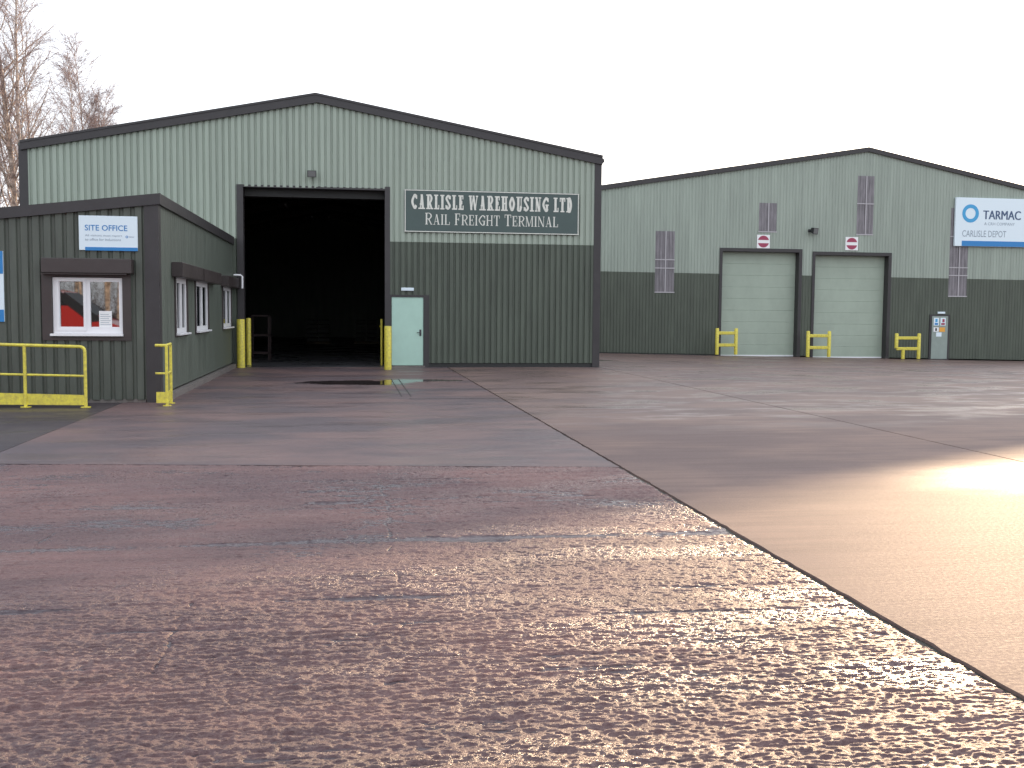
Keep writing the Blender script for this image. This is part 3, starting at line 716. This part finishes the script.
mb.hexa([(xa, OY-.08, za-.19), (xb, OY-.08, zb-.19), (xb, OY, zb-.19), (xa, OY, za-.19), (xa, OY-.08, za), (xb, OY-.08, zb), (xb, OY, zb+.01), (xa, OY, za+.01)]); mb.build('fascia', 'brown_trim', O)
mb = MB(); mb.hexa([(OX, OY+.002, 3.50), (xb, OY+.002, 3.50), (xb, 30.93, 3.54), (OX, 30.93, 3.54), (OX, OY+.002, 3.70), (xb, OY+.002, 3.693), (xb, 30.93, 3.76), (OX, 30.93, 3.77)]); mb.build('fascia', 'brown_trim', O)
mb = MB(); mb.box(OX-.02, OX+.11, OY+.3, 30.8, -.02, .11); mb.box(OL, OX-.25, OY-.002, OY+.1, -.02, .06); mb.build('base_kerb', 'plinth', O)
mb = MB(); mb.box(OL+.1, OX-.06, OY+.1, 30.9, 0, .1); mb.build('floor', 'plinth', O)
mb = MB(); mb.box(OL+.1, OX-.06, OY+2.6, OY+2.7, .1, 3.0); mb.build('inner_wall', 'plinth', O)
# front window
mb = MB()
for (a, b, c, d_) in ((-5.31, -5.14, 1.10, 2.27), (-3.965, -3.82, 1.10, 2.27), (-5.14, -3.965, 1.10, 1.165), (-5.14, -3.965, 2.21, 2.27)): mb.box(a, b, OY-.06, OY+.05, c, d_)
mb.build('window_surround', 'brown_box', O)
mb = MB(); mb.bbox(-5.26, -3.77, OY-.24, OY-.0, 2.272, 2.53, .012); mb.box(-5.28, -3.86, OY-.21, OY-.03, 2.25, 2.271); mb.build('shutter_box', 'brown_box', O)
def wnd(y, X0, X1, Z0, Z1, cuts, nm='window'):
    """frame of a window in an XZ plane; cuts = panes"""
    mb = MB(); xs_ = sorted({X0, X1, *[c[0] for c in cuts], *[c[1] for c in cuts]})
    zlo = min(c[2] for c in cuts); zhi = max(c[3] for c in cuts)
    mb.box(X0, X1, y, y+.06, Z0, zlo); mb.box(X0, X1, y, y+.06, zhi, Z1)
    prev = X0
    for c in cuts: mb.box(prev, c[0], y, y+.06, zlo, zhi); prev = c[1]
    mb.box(prev, X1, y, y+.06, zlo, zhi)
    f_ = mb.build(nm, 'white_pvc', O)
    for c in cuts:
        mb = MB(); mb.box(c[0]-.01, c[1]+.01, y+.03, y+.036, c[2]-.01, c[3]+.01); mb.build('pane', 'window_glass', f_)
    return f_
wf = wnd(OY-.02, -5.135, -3.97, 1.22, 2.2, [(-5.02, -4.63, 1.34, 2.13), (-4.51, -4.03, 1.34, 2.13)])
mb = MB(); mb.box(-5.07, -5.035, OY-.035, OY-.0201, 1.27, 2.17); mb.box(-4.62, -4.58, OY-.035, OY-.0201, 1.27, 2.17); mb.box(-5.035, -4.62, OY-.035, OY-.0201, 1.27, 1.31); mb.box(-5.035, -4.62, OY-.035, OY-.0201, 2.135, 2.17); mb.build('opening_sash', 'white_pvc', wf)
mb = MB(); mb.bbox(-5.17, -3.955, OY-.12, OY-.0201, 1.175, 1.218, .005); mb.build('sill', 'white_pvc', wf)
mb = MB(); mb.box(-4.375, -4.16, OY+.004, OY+.0095, 1.335, 1.62); pp = mb.build('paper_notice', 'white_paper', wf)
mb = MB()
for k in range(6): mb.box(-4.355, -4.18-(.03 if k % 2 else 0), OY+.002, OY+.0038, 1.375+k*.036, 1.383+k*.036)
mb.build('printed_line', 'sign_grey', pp)
# side windows
for i, (a, b) in enumerate(SW):
    sx = OX-.05
    mb = MB()
    for (c, d_, e_, f_) in ((a-.12, a+.02, 1.12, 2.3), (b-.02, b+.16, 1.12, 2.3), (a+.02, b-.02, 1.12, 1.19)): mb.box(OX-.10, OX+.015, c, d_, e_, f_)
    mb.build('window_surround', 'brown_box', O)
    mb = MB(); md = (a+b)/2
    for (c, d_, e_, f_) in ((a+.02, a+.17, 1.19, 2.28), (b-.17, b-.02, 1.19, 2.28), (a+.17, b-.17, 1.19, 1.29), (a+.17, b-.17, 2.18, 2.28), (md-.11, md+.11, 1.29, 2.18)): mb.box(sx, sx+.05, c, d_, e_, f_)
    wf = mb.build('window', 'white_pvc', O)
    for (c, d_) in ((a+.17, md-.11), (md+.11, b-.17)):
        mb = MB(); mb.box(sx+.022, sx+.028, c-.005, d_+.005, 1.285, 2.185); mb.build('pane', 'window_glass', wf)
    mb = MB(); mb.bbox(sx+.051, OX+.09, a-.02, b+.02, 1.15, 1.189, .004); mb.build('sill', 'white_pvc', wf)
for (a, b) in ((20.55, 23.45), (23.52, 26.6), (28.15, 31.0 - .12)):
    mb = MB(); mb.bbox(OX+.0, OX+.20, a, b, 2.28, 2.56, .01); mb.build('shutter_box', 'brown_box', O)
mb = MB(); mb.tube([(OX+.05, 30.72, 2.66), (OX+.24, 30.72, 2.66), (OX+.29, 30.72, 2.62), (OX+.29, 30.72, 2.28)], .03, 10); mb.build('pipe_elbow', 'white_pvc', O, True)

# office sign
S = thing('office_sign', 'pale board reading Site Office above the front window of the cabin', 'sign', (-4.18, OY-.05, 3))
y_ = OY-.06
mb = MB(); mb.bbox(-4.67, -3.69, y_, OY-.035, 2.68, 3.28, .004); mb.build('board', 'sign_white', S)
mb = MB(); mb.box(-4.57, -3.69, y_-.004, y_-.0005, 2.675, 2.735); mb.build('stripe', 'sign_blue', S)
text_mesh('SITE OFFICE', -4.57, -3.86, 3.02, 3.12, y_-.003, 'lettering', 'sign_blue', S, .01)
text_mesh('All visitors must report', -4.57, -3.95, 2.91, 2.955, y_-.003, 'lettering', 'sign_grey', S)
text_mesh('to office for inductions', -4.57, -3.97, 2.845, 2.89, y_-.003, 'lettering', 'sign_grey', S)
mb = MB(); n = 24
for k in range(n):
    a, b = 2*math.pi*k/n, 2*math.pi*(k+1)/n
    mb.add([(-3.87+r*math.cos(t), y_-.003, 2.92+r*math.sin(t)) for r, t in ((.012, a), (.022, a), (.022, b), (.012, b))], [(0, 1, 2, 3)])
mb.build('ring', 'sign_blue', S)
text_mesh('TARMAC', -3.84, -3.745, 2.91, 2.93, y_-.003, 'lettering', 'sign_navy', S)
S = thing('notice_board', 'blue and white board at the left edge of the cabin front', 'sign', (-6.5, OY-.05, 2))
mb = MB(); mb.bbox(-7.1, -5.925, y_, OY-.035, 1.42, 2.64, .004); mb.build('board', 'sign_white', S)
mb = MB(); mb.box(-7.1, -5.93, y_-.004, y_-.0005, 2.25, 2.64); mb.box(-7.1, -5.93, y_-.004, y_-.0005, 1.42, 1.63); mb.build('stripe', 'sign_blue', S)

# handrails
def rail_path(pts, rad=.12, n=6):
    out = [Vector(pts[0])]
    for i in range(1, len(pts)-1):
        p = Vector(pts[i]); a = (Vector(pts[i-1])-p).normalized(); b = (Vector(pts[i+1])-p).normalized()
        s, e = p+a*rad, p+b*rad
        for k in range(n+1): t = k/n; out.append(s*(1-t)**2+p*2*t*(1-t)+e*t*t)
    out.append(Vector(pts[-1])); return out
RL = thing('handrail', 'long yellow tubular handrail with kick plate in front of the cabin window', 'railing', (-4.4, 18.25, 0))
ry = lambda x: 18.22-.10*(x+4.4)
mb = MB(); mb.tube(rail_path([(-4.39, ry(-4.39), 0), (-4.39, ry(-4.39), 1.02), (-9.3, ry(-9.3), 1.13)], .09), .027, 12); mb.build('top_rail', 'yellow', RL, True)
mb = MB(); mb.tube([(-4.39, ry(-4.39), .53), (-9.3, ry(-9.3), .62)], .02, 10); mb.build('mid_rail', 'yellow', RL, True)
mb = MB(); mb.hexa([(-9.3, ry(-9.3)-.008, .06), (-4.4, ry(-4.4)-.008, .04), (-4.4, ry(-4.4)+.008, .04), (-9.3, ry(-9.3)+.008, .06), (-9.3, ry(-9.3)-.008, .32), (-4.4, ry(-4.4)-.008, .21), (-4.4, ry(-4.4)+.008, .21), (-9.3, ry(-9.3)+.008, .32)]); mb.build('kick_plate', 'yellow', RL)
for x in (-5.37, -6.9, -8.3):
    mb = MB(); mb.tube([(x, ry(x)-.01, 0), (x, ry(x)-.01, 1.03)], .027, 12); mb.build('post', 'yellow', RL, True)
for x in (-4.39, -5.37, -6.9, -8.3):
    mb = MB(); mb.tube([(x, ry(x), .0), (x, ry(x), .015)], .085, 16); mb.build('base_flange', 'yellow', RL)
G = thing('corner_guard_rail', 'short yellow guard rail with two posts at the cabin corner', 'railing', (-3.1, 18.6, 0))
p1, p2 = (-3.115, 18.45), (-3.13, 18.95); p0 = (-3.30, 18.45)
mb = MB(); mb.tube(rail_path([(*p0, 1.04), (p1[0]-.0, p1[1], 1.04), (*p2, 1.05)], .05), .025, 12); mb.build('top_rail', 'yellow', G, True)
mb = MB(); mb.tube([(*p0, .56), (*p1, .56), (*p2, .56)], .018, 10); mb.build('mid_rail', 'yellow', G, True)
mb = MB(); mb.box(-3.29, -3.12, 18.435, 18.447, .05, .24); mb.hexa([(-3.12, 18.435, .05), (-3.108, 18.435, .05), (-3.13, 18.95, .05), (-3.14, 18.95, .05), (-3.12, 18.435, .24), (-3.108, 18.435, .24), (-3.13, 18.95, .24), (-3.14, 18.95, .24)]); mb.build('kick_plate', 'yellow', G)
for p in (p1, p2):
    mb = MB(); mb.tube([(*p, 0), (*p, 1.03)], .026, 12); mb.tube([(*p, 0), (*p, .012)], .07, 14); mb.build('post', 'yellow', G, True)

# ------------------------------------------------------------------ trees
def birch(seed, H, trunk_r, spread=.28, dens=1.0, lean=0, fork=0):
    rnd = random.Random(seed); tk = MB(); tw = MB()
    def path(p, d, L_, n, wob, grav):
        pts = [Vector(p)]; d = Vector(d).normalized()
        for i in range(n):
            d = (d+Vector((rnd.uniform(-wob, wob), rnd.uniform(-wob, wob), rnd.uniform(-wob, wob)*.5+grav))).normalized()
            pts.append(pts[-1]+d*L_/n)
        return pts, d
    def twigs(pts, L_, cnt):
        for _ in range(cnt):
            t = rnd.uniform(.15, 1)*(len(pts)-1); i = min(int(t), len(pts)-2); p = pts[i].lerp(pts[i+1], t-i)
            d0 = (pts[i+1]-pts[i]).normalized()
            d = d0+Vector((rnd.uniform(-1, 1), rnd.uniform(-1, 1), rnd.uniform(-.5, .7)))*.9
            q, _d = path(p, d, L_*rnd.uniform(.5, 1.2), 4, .25, -.05)
            tw.tube(q, [.007, .006, .005, .004, .003], 3, False)
            for __ in range(3):
                k = rnd.randint(1, 3); dd = (q[k+1]-q[k]).normalized()+Vector((rnd.uniform(-1, 1), rnd.uniform(-1, 1), rnd.uniform(-.8, .6)))*.8
                q2, _e = path(q[k], dd, L_*rnd.uniform(.25, .6), 3, .3, -.1)
                tw.tube(q2, [.005, .004, .003, .002], 3, False)
    def stem_(base, d, h, r):
        n = 14; pts, _ = path(base, d, h, n, .05, .03)
        rs = [r*(1-.93*i/n) for i in range(n+1)]; tk.tube(pts, rs, 9)
        nb = int(34*dens*h/12)
        for b in range(nb):
            t = .22+.76*(b+rnd.random())/nb; k = t*n; i = min(int(k), n-1); p = pts[i].lerp(pts[i+1], k-i)
            a = rnd.uniform(0, 6.283); up_ = rnd.uniform(.9, 2.0)
            bl = h*spread*(1.15-t)*rnd.uniform(.6, 1.15)+.5
            q, _ = path(p, (math.cos(a), math.sin(a), up_), bl, 6, .16, .02)
            br = max(.010, r*(1-t)*.38+.006); br = min(br, .045); tk.tube(q, [br*(1-.13*j) for j in range(7)], 5, False)
            twigs(q, bl*.38+.25, int(7*dens+bl*2.2))
        twigs(pts[-3:], .6, 10)
    stem_(Vector((0, 0, -.1)), (lean, 0, 1), H, trunk_r)
    for k in range(fork): stem_(Vector((.1*k, .05, .2)), (rnd.choice((-1, 1))*rnd.uniform(.12, .25), rnd.uniform(-.1, .1), 1), H*rnd.uniform(.7, .9), trunk_r*.7)
    return tk, tw
def tree(tk_me, tw_me, loc, rz, s, label, group):
    t = thing('birch_tree', label, 'tree', loc, group); t.rotation_euler.z = rz; t.scale = (s, s, s)
    for nm, me in (('trunk', tk_me), ('crown', tw_me)):
        o = bpy.data.objects.new(nm, me); col.objects.link(o); o.parent = t
def meshes(*a, **k):
    tk, tw = birch(*a, **k); out = []
    for nm, mb, m_ in (('trunk', tk, 'bark_birch'), ('crown', tw, 'twig')):
        me = bpy.data.meshes.new(nm); me.from_pydata(mb.v, [], mb.f); me.materials.append(M[m_])
        me.polygons.foreach_set('use_smooth', [True]*len(me.polygons)); out.append(me)
    return out
big = meshes(11, 22, .15, .21, 1.3, .0, 1)
big2 = meshes(51, 20, .12, .22, 1.3, .0, 1)
sm = meshes(23, 16.5, .10, .26, 1.9, .0, 3)
thin = meshes(35, 17, .11, .15, 1.1, .01, 0)
G1 = 'bare birches behind the left warehouse'
tree(*big, (-13.35, 45, 0), .3, 1.0, 'tallest bare birch with pale trunk at the left edge', G1)
tree(*thin, (-12.6, 44, 0), 2.0, 1.05, 'slim bare birch right of the tallest birch', G1)
tree(*sm, (-14.2, 60, 0), 4.3, 1.0, 'bare birch with fan of twigs rising over the warehouse roof corner', G1)
tree(*big2, (-14.4, 52, 0), 4.2, .82, 'bushy bare birch between the tallest birch and the roof corner', G1)
G2 = 'birches behind the viewer mirrored in the cabin window'
kinds = [thin, sm, thin, big, thin, sm, thin, thin]
for i, (x, y, s, lb) in enumerate(((-13.2, -24, .9, 'mirrored in right pane near its right frame'), (-14.6, -28, 1, 'mirrored in right pane near its middle'), (-15.6, -26, .95, 'mirrored in right pane near its left frame'), (-17.2, -31, .9, 'mirrored in left pane near the central mullion'), (-18.1, -27, 1, 'mirrored in left pane near its middle'), (-20.5, -32, 1, 'mirrored in left pane near its left frame'))):
    tree(*kinds[i], (x, y, -.02), i*1.3, s, 'bare sunlit birch behind the viewer, '+lb, G2)
# thicket
def thicket(name, x0, x1, y0, y1, h, n, seed):
    rnd = random.Random(seed); mb = MB()
    for _ in range(n):
        x, y = rnd.uniform(x0, x1), rnd.uniform(y0, y1); p = Vector((x, y, 0)); d = Vector((rnd.uniform(-.35, .35), rnd.uniform(-.35, .35), 1)); L_ = h*rnd.uniform(.4, 1)
        pts = [p]
        for k in range(5): d = (d+Vector((rnd.uniform(-.3, .3), rnd.uniform(-.3, .3), 0))).normalized(); pts.append(pts[-1]+d*L_/5)
        mb.tube(pts, [.022, .018, .014, .01, .007, .003], 3, False)
        for k in (1, 2, 3, 4):
            for _2 in range(2):
                dd = Vector((rnd.uniform(-1, 1), rnd.uniform(-1, 1), rnd.uniform(.1, 1))).normalized()
                mb.tube([pts[k], pts[k]+dd*L_*.12, pts[k]+dd*L_*.2+Vector((0, 0, -.02))], [.01, .007, .003], 3, False)
    o = mb.build(name, 'scrub'); o['kind'] = 'stuff'; tag(o, 'brown leafless undergrowth beneath the bare birches', 'undergrowth'); return o
thicket('undergrowth', -19, -11.5, 42, 50, 6.5, 420, 5)
o = thicket('undergrowth', -34, -10, -40, -30, 5.5, 600, 6); o['label'] = 'brown leafless undergrowth behind the viewer mirrored in the cabin window'

# ------------------------------------------------------------------ red van beside the camera, seen mirrored in the cabin window
V = thing('van', 'red van with dark sloping windscreen mirrored in the cabin window', 'van', (-8.6, 8.3, 0))
vy0, vy1 = 7.4, 9.2; nx0 = -5.75
prof = [(nx0, .35), (nx0+.02, .85), (nx0-.15, 1.12), (nx0-1.0, 1.42), (nx0-1.9, 2.12), (nx0-2.3, 2.2), (nx0-4.5, 2.2), (nx0-4.62, 1.8), (nx0-4.65, .4)]
mb = MB(); mb.prism(prof, vy0, vy1); mb.build('body', 'red_paint', V)
mb = MB(); mb.hexa([(nx0-1.06, vy0+.08, 1.475), (nx0-1.06, vy1-.08, 1.475), (nx0-1.84, vy1-.12, 2.08), (nx0-1.84, vy0+.12, 2.08), (nx0-1.03, vy0+.08, 1.495), (nx0-1.03, vy1-.08, 1.495), (nx0-1.81, vy1-.12, 2.10), (nx0-1.81, vy0+.12, 2.10)]); mb.build('windscreen', 'black', V)
for yy in (vy0-.006, vy1+.001):
    mb = MB(); mb.prism([(nx0-1.62, 1.74), (nx0-1.95, 2.02), (nx0-2.6, 2.05), (nx0-2.6, 1.74)], yy, yy+.005); mb.build('side_window', 'window_glass', V)
    mb = MB(); mb.prism([(nx0-.75, 1.34), (nx0-1.9, 2.13), (nx0-2.15, 2.1), (nx0-1.15, 1.30)], yy-.002, yy+.007); mb.build('pillar_trim', 'black', V)
for x in (nx0-.85, nx0-3.75):
    for yy in (vy0-.01, vy1-.19):
        mb = MB(); mb.tube([(x, yy, .33), (x, yy+.2, .33)], .33, 28); wh = mb.build('wheel', 'rubber', V, True)
        mb = MB(); mb.tube([(x, yy-.012, .33), (x, yy+.212, .33)], .19, 20); mb.build('rim', 'galv', wh, True)
for yy in (vy0+.1, vy1-.4):
    mb = MB(); mb.bbox(nx0-.08, nx0+.015, yy, yy+.3, .72, .92, .02); mb.build('headlight', 'lamp_glass', V)
mb = MB(); mb.bbox(nx0-.15, nx0+.08, vy0-.02, vy1+.02, .3, .52, .03); mb.build('bumper', 'black', V)
